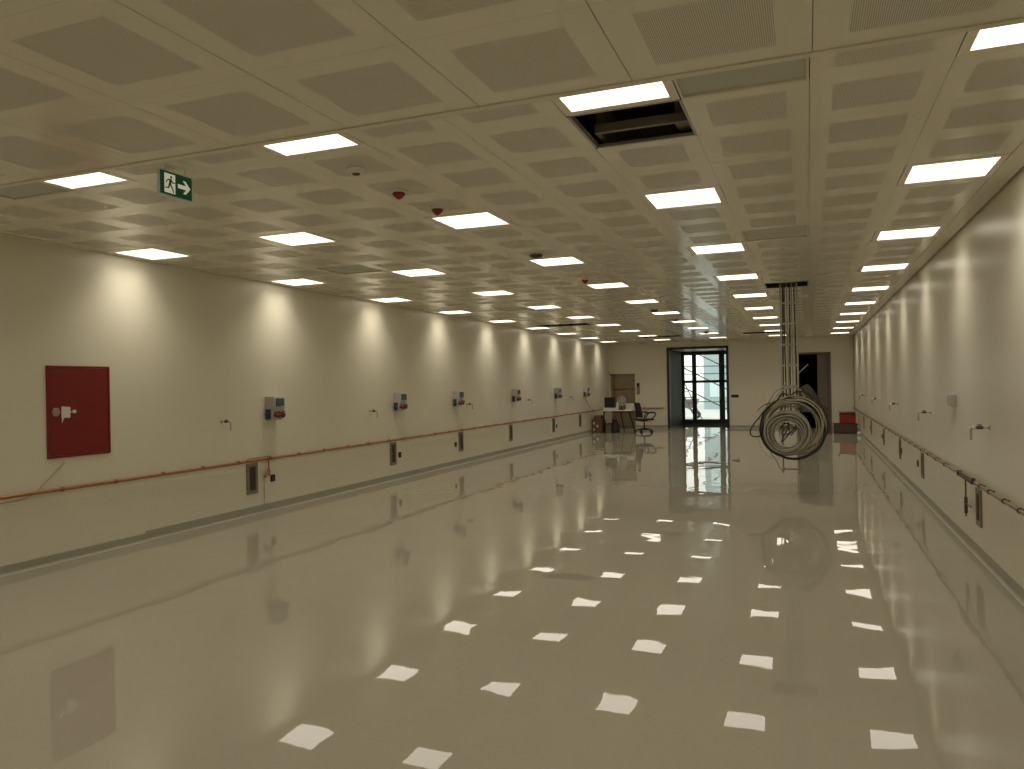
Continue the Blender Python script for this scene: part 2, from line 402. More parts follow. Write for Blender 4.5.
# ------------------------------------------------------------------ open hatch with duct collar
hx0, hx1, hy0, hy1 = cx(-2), cx(-1), ry(-3), ry(-2)
h = thing('ceiling_hatch', 'open square ceiling hatch with dark void and metal rim behind a lit panel', 'hatch', ((hx0+hx1)/2, (hy0+hy1)/2, H))
f = MB()
f.box(hx0, hx0+.018, hy0, hy1, H-.002, H+.03); f.box(hx1-.012, hx1, hy0, hy1, H-.002, H+.02); f.box(hx0, hx1, hy1-.02, hy1, H-.002, H+.016); f.box(hx0, hx1, hy0, hy0+.012, H-.002, H+.03)
obj('rim', f, 'duct', h)
dk = thing('air_duct', 'metal duct mouth seen inside the open ceiling hatch', 'duct', (hx0+.3, hy1-.15, H+.25))
f = MB(); zz = H+.05; hy1 += .07
f.box(hx0+.03, hx1+.2, hy1-.20, hy1-.17, zz, zz+.05); f.box(hx0+.03, hx1+.2, hy1+.28, hy1+.30, zz, zz+.25); f.box(hx0+.03, hx0+.06, hy1-.17, hy1+.28, zz, zz+.3); f.box(hx1-.11, hx1+.2, hy1-.17, hy1+.28, zz, zz+.3)
obj('collar', f, 'duct', dk)
obj('liner', MB().box(hx0+.06, hx1-.11, hy1-.17, hy1+.28, zz+.22, zz+.26), 'dark', dk)
for hx in (hx0+.1, hx1-.05): obj('hanger', MB().box(hx, hx+.03, hy1+.27, hy1+.29, zz+.34, TOP), 'duct', dk)
obj('duct_body', MB().box(hx0+.03, hx1+.2, hy1-.2, hy1+.3, zz+.26, zz+.34), 'duct', dk)
# ladder hatch and the open hatches farther along
HL = ['open ceiling hatch where the cable ladder comes down', 'dark open ceiling hatch near the left wall, left one of a pair', 'dark open ceiling hatch near the left wall, right one of a pair',
      'far dark ceiling hatch left of the entrance, left one of a pair', 'far dark ceiling hatch left of the entrance, right one of a pair',
      'far dark ceiling hatch right of the entrance, left one of a pair', 'far dark ceiling hatch right of the entrance, right one of a pair']
for (c, r), lab in zip([(-1, 10)]+far_open, HL):
    hx0, hx1, hy0, hy1 = cx(c), cx(c+1), ry(r), ry(r+1)
    h = thing('ceiling_hatch', lab, 'hatch', ((hx0+hx1)/2, (hy0+hy1)/2, H))
    f = MB(); f.box(hx0, hx0+.012, hy0+.012, hy1-.012, H-.002, H+.05); f.box(hx1-.012, hx1, hy0+.012, hy1-.012, H-.002, H+.05); f.box(hx0, hx1, hy1-.012, hy1, H-.002, H+.05); f.box(hx0, hx1, hy0, hy0+.012, H-.002, H+.05)
    obj('rim', f, 'blackmetal', h)

# ------------------------------------------------------------------ detectors
def detector(name, label, cat, x, y, kind):
    t = thing(name, label, cat, (x, y, H), 'ceiling detectors')
    obj('base', MB().lathe((x, y, H), [(.062, 0), (.062, -.01), (.056, -.018), (.036, -.022)], 24), 'whiteplast', t)
    if kind == 'smoke':
        obj('sensor', MB().lathe((x, y, H-.022), [(.04, 0), (.036, -.010), (.026, -.014)], 20), 'whiteplast', t)
        obj('tip', MB().lathe((x, y, H-.036), [(.026, 0), (.024, -.006), (.016, -.009)], 20), 'black', t)
    elif kind == 'red':
        obj('red_cap', MB().lathe((x, y, H-.022), [(.046, 0), (.046, -.010), (.018, -.038), (.006, -.044)], 24), 'redplastic', t)
    else:
        obj('dome', MB().lathe((x, y, H-.014), [(.075, 0), (.07, -.014), (.045, -.028), (.01, -.032)], 20), 'ventdark', t)
xc = (cx(-5)+cx(-4))/2
detector('smoke_detector', 'white ceiling smoke detector with black tip, behind the second row light', 'smoke detector', xc-.02, 4.20, 'smoke')
detector('fire_detector', 'larger looking of the two near ceiling detectors with a red cone cap', 'fire detector', xc-.05, 4.80, 'red')
detector('fire_detector', 'red capped detector just in front of a lit ceiling panel', 'fire detector', xc-.03, 5.37, 'red')
detector('smoke_detector', 'dark domed detector touching the near edge of the second detector row light', 'smoke detector', xc-.05, 7.76, 'dome')
detector('fire_detector', 'small red capped detector farther along, near the third detector row light', 'fire detector', xc-.1, 9.88, 'red')
detector('smoke_detector', 'small dark dome detector in front of the fifth light of its row', 'smoke detector', xc-.08, 14.7, 'dome')
detector('smoke_detector', 'tiny dark dome detector in front of the sixth light of its row', 'smoke detector', xc-.08, 17.2, 'dome')
detector('smoke_detector', 'farthest dark dome detector, just before the entrance doors', 'smoke detector', xc, 22.1, 'dome')
t = thing('ceiling_speaker', 'small flat round grey ceiling speaker between detectors', 'speaker', (xc-.03, 7.22, H))
obj('rim', MB().lathe((xc-.03, 7.22, H), [(.085, 0), (.085, -.006), (.07, -.01)], 28), 'whiteplast', t)
obj('grille', MB().lathe((xc-.03, 7.22, H-.01), [(.068, 0), (.06, -.004)], 28), 'diffplate', t)

# ------------------------------------------------------------------ exit signs
def seg(p, q, w0, w1):
    p, q = Vector(p), Vector(q); d = (q-p).normalized(); n = Vector((-d.y, d.x))
    return [tuple(p+n*w0), tuple(p-n*w0), tuple(q-n*w1), tuple(q+n*w1)]
def exit_sign(label, o, eu, ev, en, W, Hh, green, white, edge, hang):
    o, eu, ev, en = map(Vector, (o, eu, ev, en))
    t = thing('exit_sign', label, 'exit sign', tuple(o+eu*W/2+ev*Hh))
    obj('plate', MB().prism([(-.008, -.008), (W+.008, -.008), (W+.008, Hh+.008), (-.008, Hh+.008)], o-en*.012, eu, ev, en, .011), edge, t)
    obj('green_face', MB().prism([(.003, .003), (W-.003, .003), (W-.003, Hh-.003), (.003, Hh-.003)], o-en*.001, eu, ev, en, .003), green, t)
    P = MB(); x0, x1, y0, y1 = .13*W, .46*W, .10*Hh, .90*Hh
    P.prism([(x0, y0), (x1, y0), (x1, y1), (x0, y1)], o+en*.002, eu, ev, en, .001)
    obj('doorway_mark', P, white, t)
    R = MB(); g = lambda u, v: (x0+(x1-x0)*u, y0+(y1-y0)*v); k = (x1-x0)
    z = o+en*.003
    def add(pl): R.prism(pl, z, eu, ev, en, .001)
    c = g(.62, .84); add([(c[0]+.095*k*math.cos(i*PI/8), c[1]+.095*k*math.sin(i*PI/8)) for i in range(16)])
    def ad2(pl): R.prism(pl, z+en*.0002*(1+len(R.f) % 5), eu, ev, en, .001)
    ad2(seg(g(.58, .74), g(.48, .45), .12*k, .10*k))
    ad2(seg(g(.55, .72), g(.26, .66), .05*k, .04*k)); ad2(seg(g(.27, .67), g(.14, .50), .04*k, .035*k))
    ad2(seg(g(.62, .70), g(.78, .54), .05*k, .04*k)); ad2(seg(g(.77, .55), g(.98, .60), .04*k, .035*k))
    ad2(seg(g(.50, .48), g(.70, .28), .07*k, .055*k)); ad2(seg(g(.69, .30), g(.84, .04), .055*k, .045*k))
    ad2(seg(g(.45, .46), g(.36, .24), .07*k, .055*k)); ad2(seg(g(.37, .26), g(.04, .24), .05*k, .04*k))
    obj('running_figure_mark', R, green, t)
    A = MB(); mx, my = .75*W, .5*Hh
    s = Hh*.5
    A.prism([(mx-s*.72, my-s*.17), (mx+s*.2, my-s*.17), (mx-s*.16, my-s*.55), (mx+s*.14, my-s*.55), (mx+s*.66, my), (mx+s*.14, my+s*.55), (mx-s*.16, my+s*.55), (mx+s*.2, my+s*.17), (mx-s*.72, my+s*.17)], o+en*.002, eu, ev, en, .001)
    obj('arrow_mark', A, white, t)
    for u in (.2, .8):
        B = MB().cyl(o+eu*W*u+ev*(Hh+.006)-en*.006, o+eu*W*u+ev*hang-en*.006, .002, 6); obj('hanging_rod', B, 'chrome', t)
exit_sign('green exit sign with running figure and right arrow, hung below the near left ceiling', (-3.7, 3.578, 2.818), (0, 1, 0), (0, 0, 1), (1, 0, 0), .262, .15, 'green', 'signwhite', 'acrylic', H-2.818)
exit_sign('small dark exit sign hung above the glass entrance doors', (-3.83, 26.9, 2.80), (1, 0, 0), (0, 0, 1), (0, -1, 0), .24, .15, 'darkgreen', 'paper', 'green', H-2.80)

# ------------------------------------------------------------------ fire cabinet
CX = XLN
t = thing('fire_cabinet', 'red metal fire hose cabinet door set in the left wall', 'fire cabinet', (CX, 5.4, .975))
f = MB(); y0, y1, z0, z1 = 5.030, 5.718, .979, 1.855; X_ = -6.625
f.box(CX, X_, y0, y0+.02, z0, z1); f.box(CX, X_, y1-.02, y1, z0, z1); f.box(CX, X_, y0+.02, y1-.02, z0, z0+.02); f.box(CX, X_, y0+.02, y1-.02, z1-.02, z1)
obj('frame', f, 'red', t)
dr = obj('door', MB().box(CX+.001, X_-.002, y0+.023, y1-.023, z0+.023, z1-.023, bev=.003), 'red', t)
obj('handle_plate', MB().lathe((X_-.003, 5.119, 1.416), [(.041, 0), (.041, .006), (.034, .010), (.03, .007)], 28, up=(1, 0, 0)), 'steel', dr)
obj('handle_grip', MB().box(X_+.004, X_+.013, 5.091, 5.147, 1.408, 1.424, bev=.003), 'chrome', dr)
obj('lock_knob', MB().lathe((X_-.003, 5.308, 1.414), [(.018, 0), (.018, .012), (.012, .016)], 20, up=(1, 0, 0)), 'whiteplast', dr)
t = thing('paper_seal', 'white paper seal taped over the red cabinet door latch', 'paper', (X_, 5.217, 1.414))
P = MB(); P.prism([(0, .004), (.095, 0), (.098, .102), (.004, .112)], (X_+.004, 5.169, 1.357), (0, 1, 0), (0, 0, 1), (1, 0, 0), .0012)
obj('sheet', P, 'paper', t)
P = MB(); P.prism([(.004, 0), (.03, .055), (.005, .055)], (X_+.0055, 5.169, 1.305), (0, 1, 0), (0, 0, 1), (1, 0, 0), .001)
obj('tape_strip', P, 'paper', t)
P = MB(); P.prism([(.09, .055), (.16, .052), (.16, .064), (.09, .068)], (X_+.0065, 5.169, 1.352), (0, 1, 0), (0, 0, 1), (1, 0, 0), .001)
obj('tape_strip', P, 'paper', t)
pts = [(XLN+.006, 5.203, .933), (XLN+.006, 5.08, .832), (XLN+.007, 4.955, .725), (XLN+.006, 4.90, .675), (XLN+.006, 4.80, .640), (XLN+.006, 4.60, .632), (XLN+.006, 4.3, .64), (XLN+.006, 3.9, .65)]
tag(obj('wall_wire', MB().tube(pts, .0045, 6), 'cableyellow', base=pts[0]), 'thin pale wire drooping from below the red cabinet to the copper pipe', 'wire')

# ------------------------------------------------------------------ socket boxes
def rotm(ax, a): return Matrix.Rotation(a, 3, ax)
def socket_box(y, label):
    t = thing('socket_box', label, 'power outlet', (XL, y+.11, 1.19), 'socket boxes on the left wall')
    x0, x1 = XL, XL+.145
    # housing: upper box upright, lower face sloping back
    prof = [(0, 0), (.09, 0), (.105, .02), (.145, .17), (.145, .30), (.135, .312), (0, .312)]
    obj('housing', MB().prism(prof, (x0, y, 1.188), (1, 0, 0), (0, 0, 1), (0, 1, 0), .21), 'greyplast', t)
    L_ = obj('breaker_lid', MB().box(x1-.004, x1+.018, y+.035, y+.19, 1.375, 1.475, bev=.006), 'bluelid', t)
    obj('lid_catch', MB().box(x1, x1+.024, y+.1, y+.135, 1.366, 1.378, bev=.002), 'greyplast', L_)
    nrm = Vector((1, 0, -.30)).normalized()
    for yy in (y+.06, y+.155):
        c = Vector((x0+.122, yy, 1.265))
        s = obj('red_socket', MB().lathe(c, [(.036, 0), (.036, .02), (.032, .04), (.032, .044)], 24, up=tuple(nrm)), 'redsock', t)
        obj('socket_cap', MB().lathe(c+nrm*.044, [(.036, 0), (.036, .012), (.028, .016)], 24, up=tuple(nrm)).box(c.x+.042, c.x+.062, yy-.012, yy+.012, c.z+.022, c.z+.042), 'redsock', s)
    c = Vector((x0+.055, y, 1.275))
    s = obj('blue_socket', MB().box(x0+.02, x0+.09, y-.022, y, 1.205, 1.335, bev=.008), 'bluesock', t)
    obj('socket_cap', MB().lathe((x0+.055, y-.022, 1.262), [(.028, 0), (.028, .012), (.022, .018)], 20, up=(0, -1, 0)), 'bluesock', s)
    return t
SY = [8.109, 11.41, 13.754, 17.0, 20.29, 23.24]
for j, y in enumerate(SY):
    extra = ['nearest the red cabinet', 'next to the second wall spout', 'just before the third wall spout', 'before the fourth wall spout', 'fifth along from the red cabinet', 'above the boxes by the desk'][j]
    socket_box(y, 'grey socket box with red sockets on left wall, '+extra)
t = thing('outlet_box', 'pale grey outlet box on the right wall between two spouts', 'power outlet', (XR, 8.88, 1.30))
obj('housing', MB().box(XR-.045, XR, 8.77, 8.99, 1.30, 1.42, bev=.008), 'greyplast', t)
obj('cover', MB().box(XR-.055, XR-.045, 8.79, 8.97, 1.315, 1.405, bev=.004), 'greyplast', t)
pts = [(XL+.08, 23.25, 1.19), (XL+.09, 23.3, 1.05), (XL+.1, 23.5, .93), (XL+.09, 23.8, .82), (XL+.06, 24.1, .75), (XL+.05, 24.4, .70)]
tag(obj('power_cord', MB().tube(pts, .006, 6), 'cableblack', base=pts[0]), 'black cord hanging from the farthest socket box to the desk', 'cord')

# ------------------------------------------------------------------ wall spouts (both walls)
def spout(X, sg, y, z, label, group):
    t = thing('wall_spout', label, 'wall spout', (X, y, z), group)
    obj('rosette', MB().lathe((X, y, z), [(.02, 0), (.02, .006), (.013, .012)], 20, up=(sg, 0, 0)), 'chrome', t)
    p = [(X, y, z), (X+sg*.115, y, z)]+[(X+sg*(.115+.022*math.sin(a)), y, z-.022+.022*math.cos(a)) for a in (PI/8, PI/4, 3*PI/8, PI/2)]+[(X+sg*.137, y, z-.105)]
    obj('bent_pipe', MB().tube(p, .0085, 10), 'chrome', t)
    v = MB().cyl((X+sg*.05, y, z), (X+sg*.10, y, z), .014, 12); v.cyl((X+sg*.075, y, z), (X+sg*.075, y, z+.022), .008, 8)
    vo = obj('valve', v, 'brassdark', t)
    obj('lever', MB().box(X+sg*.075-.02, X+sg*.075+.02, y-.005, y+.005, z+.02, z+.026, bev=.002), 'brassdark', vo)
PY = [7.31, 10.66, 14.41, 18.04, 21.7]
PL = ['before the first socket box', 'between first and second socket boxes', 'just past the third socket box', 'just past the fourth socket box', 'past the fifth socket box']
for y, l in zip(PY, PL): spout(XL, 1, y, 1.215, 'small chrome bent pipe spout on the left wall, '+l, 'left wall spouts')
PR = ['above the pipe manifold', 'just past the pale outlet box', 'third along from the manifold', 'fourth along from the manifold', 'nearest the red crates']
for y, l in zip([7.27, 10.49, 14.06, 17.76, 21.8], PR): spout(XR, -1, y, 1.172, 'small chrome bent pipe spout on the right wall, '+l, 'right wall spouts')

# ------------------------------------------------------------------ wall vents
def vent(X, sg, y, z0, z1, label, group):
    W = .205
    t = thing('wall_vent', label, 'wall vent', (X, y, z0), group)
    f = MB(); e = .045; x0, x1 = sorted((X, X+sg*.014))
    f.box(x0, x1, y-W/2, y-W/2+e, z0, z1); f.box(x0, x1, y+W/2-e, y+W/2, z0, z1); f.box(x0, x1, y-W/2+e, y+W/2-e, z0, z0+e); f.box(x0, x1, y-W/2+e, y+W/2-e, z1-e, z1)
    obj('frame', f, 'ventframe', t)
    g = MB(); n = 9
    a0, a1 = sorted((X+sg*.001, X+sg*.003)); g.box(a0, a1, y-W/2+e, y+W/2-e, z0+e, z1-e)
    for i in range(n):
        z = z0+e+(z1-z0-2*e)*(i+.5)/n
        g.box(*sorted((X+sg*.003, X+sg*.011)), y-W/2+e, y+W/2-e, z-.004, z+.004)
    obj('grille', g, 'ventdark', t)
VL = [7.83, 11.37, 14.1, 16.9, 20.18, 22.83]
VLn = ['below the first socket box', 'below the second socket box', 'below the third socket box', 'below the fourth socket box', 'below the fifth socket box', 'nearest the cardboard boxes']
for y, l in zip(VL, VLn): vent(XL, 1, y, .265, .655, 'tall brown wall vent under the copper pipe on left wall, '+l, 'left wall vents')
VRn = ['beside the pipe manifold', 'second from the manifold', 'third from the manifold', 'fourth from the manifold', 'next to last before the crates', 'nearest the crates']
for y, l in zip([7.74, 11.28, 13.9, 16.75, 19.95, 22.5], VRn): vent(XR, -1, y, .275, .605, 'tall brown wall vent under the pipe on right wall, '+l, 'right wall vents')
def low_socket(X, sg, y, z, label, group):
    t = thing('wall_socket', label, 'wall socket', (X, y, z), group)
    obj('plate', MB().box(*sorted((X, X+sg*.012)), y-.045, y+.045, z-.045, z+.045, bev=.003), 'black', t)
    obj('insert', MB().lathe((X+sg*.012, y, z), [(.024, 0), (.024, .004), (.02, .004), (.018, .001)], 20, up=(sg, 0, 0)), 'brassdark', t)
for y, l in ((8.23, 'beside the first vent'), (11.6, 'beside the second vent'), (13.85, 'just before the third vent'), (20.45, 'beside the fifth vent')):
    low_socket(XL, 1, y, .42, 'small black square socket low on the left wall, '+l, 'left low sockets')
for y, l in ((11.75, 'just past the second vent'), (13.72, 'just before the third vent'), (17.1, 'just past the fourth vent'), (20.2, 'by the fifth vent')):
    low_socket(XR, -1, y, .42, 'small black square socket low on the right wall, '+l, 'right low sockets')

# ------------------------------------------------------------------ pipes
def clamp(X, sg, y, z, r, m, parent):
    c = MB().cyl((X+sg*.035, y-.014, z), (X+sg*.035, y+.014, z), r+.007, 12); c.box(*sorted((X, X+sg*.03)), y-.01, y+.01, z-.008, z+.008)
    return obj('clamp', c, m, parent)
z = .69
t = thing('copper_pipe', 'long orange copper pipe clipped along the left wall and round the back corner', 'pipe', (XL+.035, 8, z))
xp = XL+.035
obj('pipe', MB().tube([(xp, -2.9, z-.006), (xp, 6.1, z-.006), (xp, 15, z+.01), (xp, YB-.08, z+.015), (xp+.02, YB-.045, z+.015), (xp+.06, YB-.035, z+.015), (-4.72, YB-.035, z+.015)], .016, 12), 'copper', t)
ys = [1.2, 2.4, 3.5, 4.4, 5.16, 5.76, 6.37, 6.96, 7.55, 8.16, 8.757, 9.34, 9.96, 10.54, 11.2, 11.7]+[12.3+.6*i for i in range(25)]
for y in ys: clamp(XL, 1, y, z+(0 if y > 6 else -.006)+max(0, min(.015, (y-6)*.0012)), .0145, 'clamp', t)
by = obj('bypass_loop', MB().tube([(xp+.02, 7.66, z), (xp+.03, 7.68, z+.03), (xp+.03, 8.1, z+.035), (xp+.02, 8.14, z)], .008, 8), 'copper', t)
dp = obj('drop_pipe', MB().tube([(xp+.012, 8.10, z), (xp+.012, 8.10, .49)], .0085, 8).tube([(XL+.012, 8.05, .46), (XL+.012, 8.05, .1)], .003, 6), 'copper', t)
obj('drop_valve', MB().cyl((xp+.012, 8.11, .53), (xp+.012, 8.03, .46), .02, 10).cyl((xp+.012, 8.10, .56), (xp+.012, 8.10, .47), .016, 10), 'copper', dp)
z = .665; xp = XR-.035
t = thing('steel_pipe', 'dull pinkish pipe clipped low along the right wall', 'pipe', (xp, 8, z))
obj('pipe', MB().tube([(xp, -2.9, z-.02), (xp, 7, z-.01), (xp, 15, z), (xp, 26.0, z+.02), (xp-.02, YB-.05, z+.02)], .0145, 12), 'copperworn', t)
for y in [4.5, 5.6, 6.2, 6.65, 7.15, 7.5]+[9.3+.6*i for i in range(28)]: clamp(XR, -1, y, z-.008+.0008*(y-7), .0145, 'brassdark', t)
obj('manifold', MB().tube([(xp-.01, 7.75, z), (xp-.02, 7.78, z+.02), (xp-.02, 8.40, z+.02), (xp-.01, 8.44, z)], .008, 8).tube([(xp-.01, 7.75, z-.01), (xp-.02, 7.78, z-.016), (xp-.02, 8.40, z-.016), (xp-.01, 8.44, z-.01)], .008, 8).box(xp-.03, xp+.01, 7.75, 7.78, z-.025, z+.03, bev=.004).box(xp-.03, xp+.01, 8.40, 8.43, z-.025, z+.03, bev=.004), 'brassdark', t)
dp = obj('drop_pipe', MB().tube([(xp-.01, 8.10, z), (xp-.01, 8.10, .30)], .0065, 8), 'brassdark', t)
obj('drop_valve', MB().cyl((xp-.01, 8.10, .48), (xp-.01, 8.10, .33), .015, 10).cyl((xp-.01, 8.10, .42), (xp-.01, 7.88, .42), .007, 8), 'brassdark', dp)

# ------------------------------------------------------------------ back wall fittings
t = thing('switch_panel', 'dark horizontal switch panel on the back wall right of the entrance', 'switch', (-2.32, YB, 1.09))
obj('plate', MB().box(-2.44, -2.20, YB-.014, YB, 1.045, 1.14, bev=.003), 'blackmetal', t)
for i in range(3): obj('rocker', MB().box(-2.425+i*.075, -2.36+i*.075, YB-.02, YB-.014, 1.06, 1.125, bev=.002), 'black', t)
t = thing('call_panel', 'narrow dark lift call panel on the back wall beside the lift door', 'call panel', (-5.625, YB, 1.2))
obj('plate', MB().box(-5.68, -5.575, YB-.015, YB, 1.19, 1.60, bev=.003), 'ventframe', t)
obj('display', MB().box(-5.665, -5.59, YB-.018, YB-.015, 1.48, 1.58), 'screen', t)
for zz in (1.28, 1.36): obj('button', MB().lathe((-5.627, YB-.015, zz), [(.018, 0), (.018, .006), (.014, .008)], 16, up=(0, -1, 0)), 'steel', t)
t = thing('door_closer_switch', 'tiny pale key switch above the dark switch panel', 'switch', (-2.25, YB, 1.3))
obj('plate', MB().box(-2.28, -2.22, YB-.01, YB, 1.27, 1.34, bev=.003), 'whiteplast', t)
obj('key', MB().box(-2.255, -2.245, YB-.03, YB-.01, 1.30, 1.315), 'steel', t)

# ------------------------------------------------------------------ hanging cable ladder and cables
YL = 11.95
lx0, lx1, lz0 = -.36, -.135, .22
t = thing('cable_ladder', 'galvanised cable ladder hanging from the ceiling hatch almost to the floor', 'cable ladder', ((lx0+lx1)/2, YL, H))
for x in (lx0, lx1): obj('rail', MB().box(x-.013, x+.013, YL-.03, YL+.03, lz0, TOP-.02), 'galv', t)
zz = 2.64-.307*7-.21
while zz < 3.5:
    obj('rung', MB().box(lx0+.013, lx1-.013, YL-.032, YL-.014, zz-.013, zz+.013), 'galv', t); zz += .307
VC = [('left rail', -.335, 'cableblack', .010), ('second cable', -.305, 'cableblack', .009), ('third', -.272, 'cablegrey', .008), ('fourth', -.24, 'cableblack', .010), ('fifth', -.205, 'cablegrey', .009), ('sixth', -.165, 'cableblack', .009)]
VN = ['black cable running down inside the ladder against its left rail', 'black cable second from the ladder\'s left rail', 'grey cable running down left of the ladder\'s middle', 'thick black cable down the middle of the ladder', 'grey cable second from the ladder\'s right rail', 'black cable against the ladder\'s right rail']
for j, (_, x, m, r) in enumerate(VC):
    pts = []
    for i in range(26):
        f = i/25; zz = TOP-.05-(TOP-.05-1.30)*f
        pts.append((x+.006*math.sin(5*f+j*2), YL+.008-.004*math.sin(7*f+j), zz))
    e = pts[-1]; pts += [(e[0]+.01*(j-2.5), e[1]-.03, 1.2), (e[0]+.03*(j-2.5), e[1]-.07, 1.08), (e[0]+.05*(j-2.5), e[1]-.07, .98+.02*j)]
    tag(obj('cable', MB().tube(pts, r, 8), m, base=pts[0]), VN[j], 'cable', 'cables running down the ladder')
def coil(name, label, c, r0, r1, turns, m, rad, depth, yoff, squash=1.0, jit=.012, seed=1, tail=None):
    rnd = random.Random(seed); pts = []; n = 36
    ph = [rnd.uniform(0, 6.28) for _ in range(turns+2)]; rr = [rnd.uniform(r0, r1) for _ in range(turns+2)]; dy = [rnd.uniform(-depth, depth) for _ in range(turns+2)]
    ox = [rnd.gauss(0, jit) for _ in range(turns+2)]; oz = [rnd.gauss(0, jit) for _ in range(turns+2)]
    for i in range(turns*n+1):
        k, f = divmod(i, n); f /= n; s = f*f*(3-2*f)
        L = lambda a: a[k]*(1-s)+a[k+1]*s
        R = L(rr)*(1+.03*math.sin(2*2*PI*f+ph[k])); a = 2*PI*i/n+PI/2
        pts.append((c[0]+L(ox)+R*math.cos(a), YL+yoff+L(dy), c[1]+L(oz)+R*squash*math.sin(a)))
    if tail: pts += tail
    return tag(obj(name, MB().tube(pts, rad, 6), m, base=(c[0], YL+yoff, c[1])), label, 'cable coil', 'cable coils on the ladder')
coil('cable_coil', 'dense round coil of pale grey cable tied low on the ladder front', (-.295, .815), .17, .325, 26, 'cablelight', .0095, .055, -.16, jit=.008, seed=3)
coil('cable_coil', 'wider loose coil of grey cable behind the dense pale coil', (-.21, .92), .33, .435, 12, 'cablegrey', .0095, .045, -.11, jit=.018, seed=5)
coil('cable_coil', 'black cable coil forming the outermost loops on the ladder', (-.225, .905), .41, .47, 5, 'cableblack', .010, .05, -.09, jit=.02, seed=8)
coil('cable_coil', 'yellowish cable coil showing along the top right of the bundle', (-.20, .95), .36, .42, 2, 'cableyellow', .008, .03, -.155, jit=.012, seed=11)
def wire(name, label, pts, m, r, grp='loose cables on the ladder'):
    # smooth the control points
    P = [Vector(p) for p in pts]; out = []
    for i in range(len(P)-1):
        a, b, c, d = P[max(0, i-1)], P[i], P[i+1], P[min(len(P)-1, i+2)]
        for j in range(8):
            f = j/8; out.append(.5*((2*b)+(c-a)*f+(2*a-5*b+4*c-d)*f*f+(3*b-a-3*c+d)*f**3))
    out.append(P[-1]); return tag(obj(name, MB().tube(out, r, 6), m, base=out[0]), label, 'cable', grp)
rnd = random.Random(21)
for lab_, m_, k_ in (('dark tangled cable ends in the middle of the pale coil', 'cableblack', 11), ('grey tangled cable ends in the middle of the pale coil', 'cablegrey', 9)):
    wire('cable', lab_, [(-.285+rnd.uniform(-.17, .17), YL-.10+rnd.uniform(-.05, .05), .84+rnd.uniform(-.17, .2)) for _ in range(k_)], m_, .0075)
wire('cable', 'thick black cable bulging in a loop left of the coils', [(-.2, YL-.05, 1.36), (-.5, YL-.08, 1.25), (-.70, YL-.1, 1.03), (-.81, YL-.1, .86), (-.78, YL-.1, .77), (-.64, YL-.1, .79), (-.5, YL-.08, .95)], 'cableblack', .0105)
wire('cable', 'thin grey wire hanging in a loop below left of the coils', [(-.45, YL-.06, 1.3), (-.6, YL-.06, 1.2), (-.70, YL-.07, .95), (-.69, YL-.08, .68), (-.60, YL-.08, .50), (-.45, YL-.08, .43), (-.36, YL-.07, .50)], 'cablegrey', .004)
wire('cable', 'thin dark wire looping under the coils beside the ladder foot', [(-.55, YL-.06, .75), (-.54, YL-.07, .55), (-.46, YL-.08, .42), (-.42, YL-.07, .33), (-.38, YL-.06, .27), (-.33, YL-.05, .30)], 'cableblack', .004)
wire('cable', 'grey cable fanning out to the upper left of the coils', [(-.33, YL-.06, 1.5), (-.45, YL-.07, 1.42), (-.58, YL-.07, 1.2), (-.62, YL-.08, 1.0), (-.55, YL-.08, .85)], 'cablegrey', .008)
wire('cable', 'black cable arching from the ladder to the upper right of the coils', [(-.2, YL-.06, 1.5), (-.05, YL-.08, 1.45), (.12, YL-.08, 1.3), (.22, YL-.08, 1.12), (.26, YL-.08, .95), (.2, YL-.08, .8)], 'cableblack', .009)
wire('cable', 'grey cable bundled across the ladder just above the coils', [(-.40, YL-.06, 1.33), (-.33, YL-.08, 1.46), (-.2, YL-.09, 1.49), (-.1, YL-.08, 1.44), (-.05, YL-.07, 1.34)], 'cablegrey', .011)
wire('cable', 'black cable knotted round the ladder just above the coils', [(-.44, YL-.05, 1.28), (-.36, YL-.09, 1.40), (-.25, YL-.1, 1.37), (-.15, YL-.09, 1.43), (-.02, YL-.07, 1.40), (.06, YL-.06, 1.3)], 'cableblack', .011)
wire('cable', 'grey cable fanning out to the left, nearest the coil top', [(-.3, YL-.05, 1.55), (-.42, YL-.08, 1.38), (-.52, YL-.09, 1.25), (-.60, YL-.1, 1.12), (-.66, YL-.08, .95), (-.60, YL-.06, .8)], 'cablegrey', .007)
wire('cable', 'dark cable dropping at the right edge of the coils', [(.0, YL-.05, 1.38), (.14, YL-.07, 1.28), (.235, YL-.08, 1.08), (.25, YL-.08, .85), (.17, YL-.07, .66)], 'cableblack', .008)
wire('cable', 'short dark wire end sticking out left of the coils', [(-.45, YL-.06, 1.28), (-.6, YL-.1, 1.24), (-.71, YL-.12, 1.15)], 'cableblack', .006)
st = MB().box(-.155, .08, YL+.032, YL+.047, 1.655, 1.672, rot=rotm('Y', -math.radians(44)), piv=(-.14, YL+.04, 1.66)).box(-.155, .08, YL+.032, YL+.036, 1.655, 1.685, rot=rotm('Y', -math.radians(44)), piv=(-.14, YL+.04, 1.66))
tag(obj('metal_strut', st, 'galv', base=(0, YL+.1, 1.675)), 'pale metal strut leaning diagonally off the ladder before the dark doorway', 'strut')
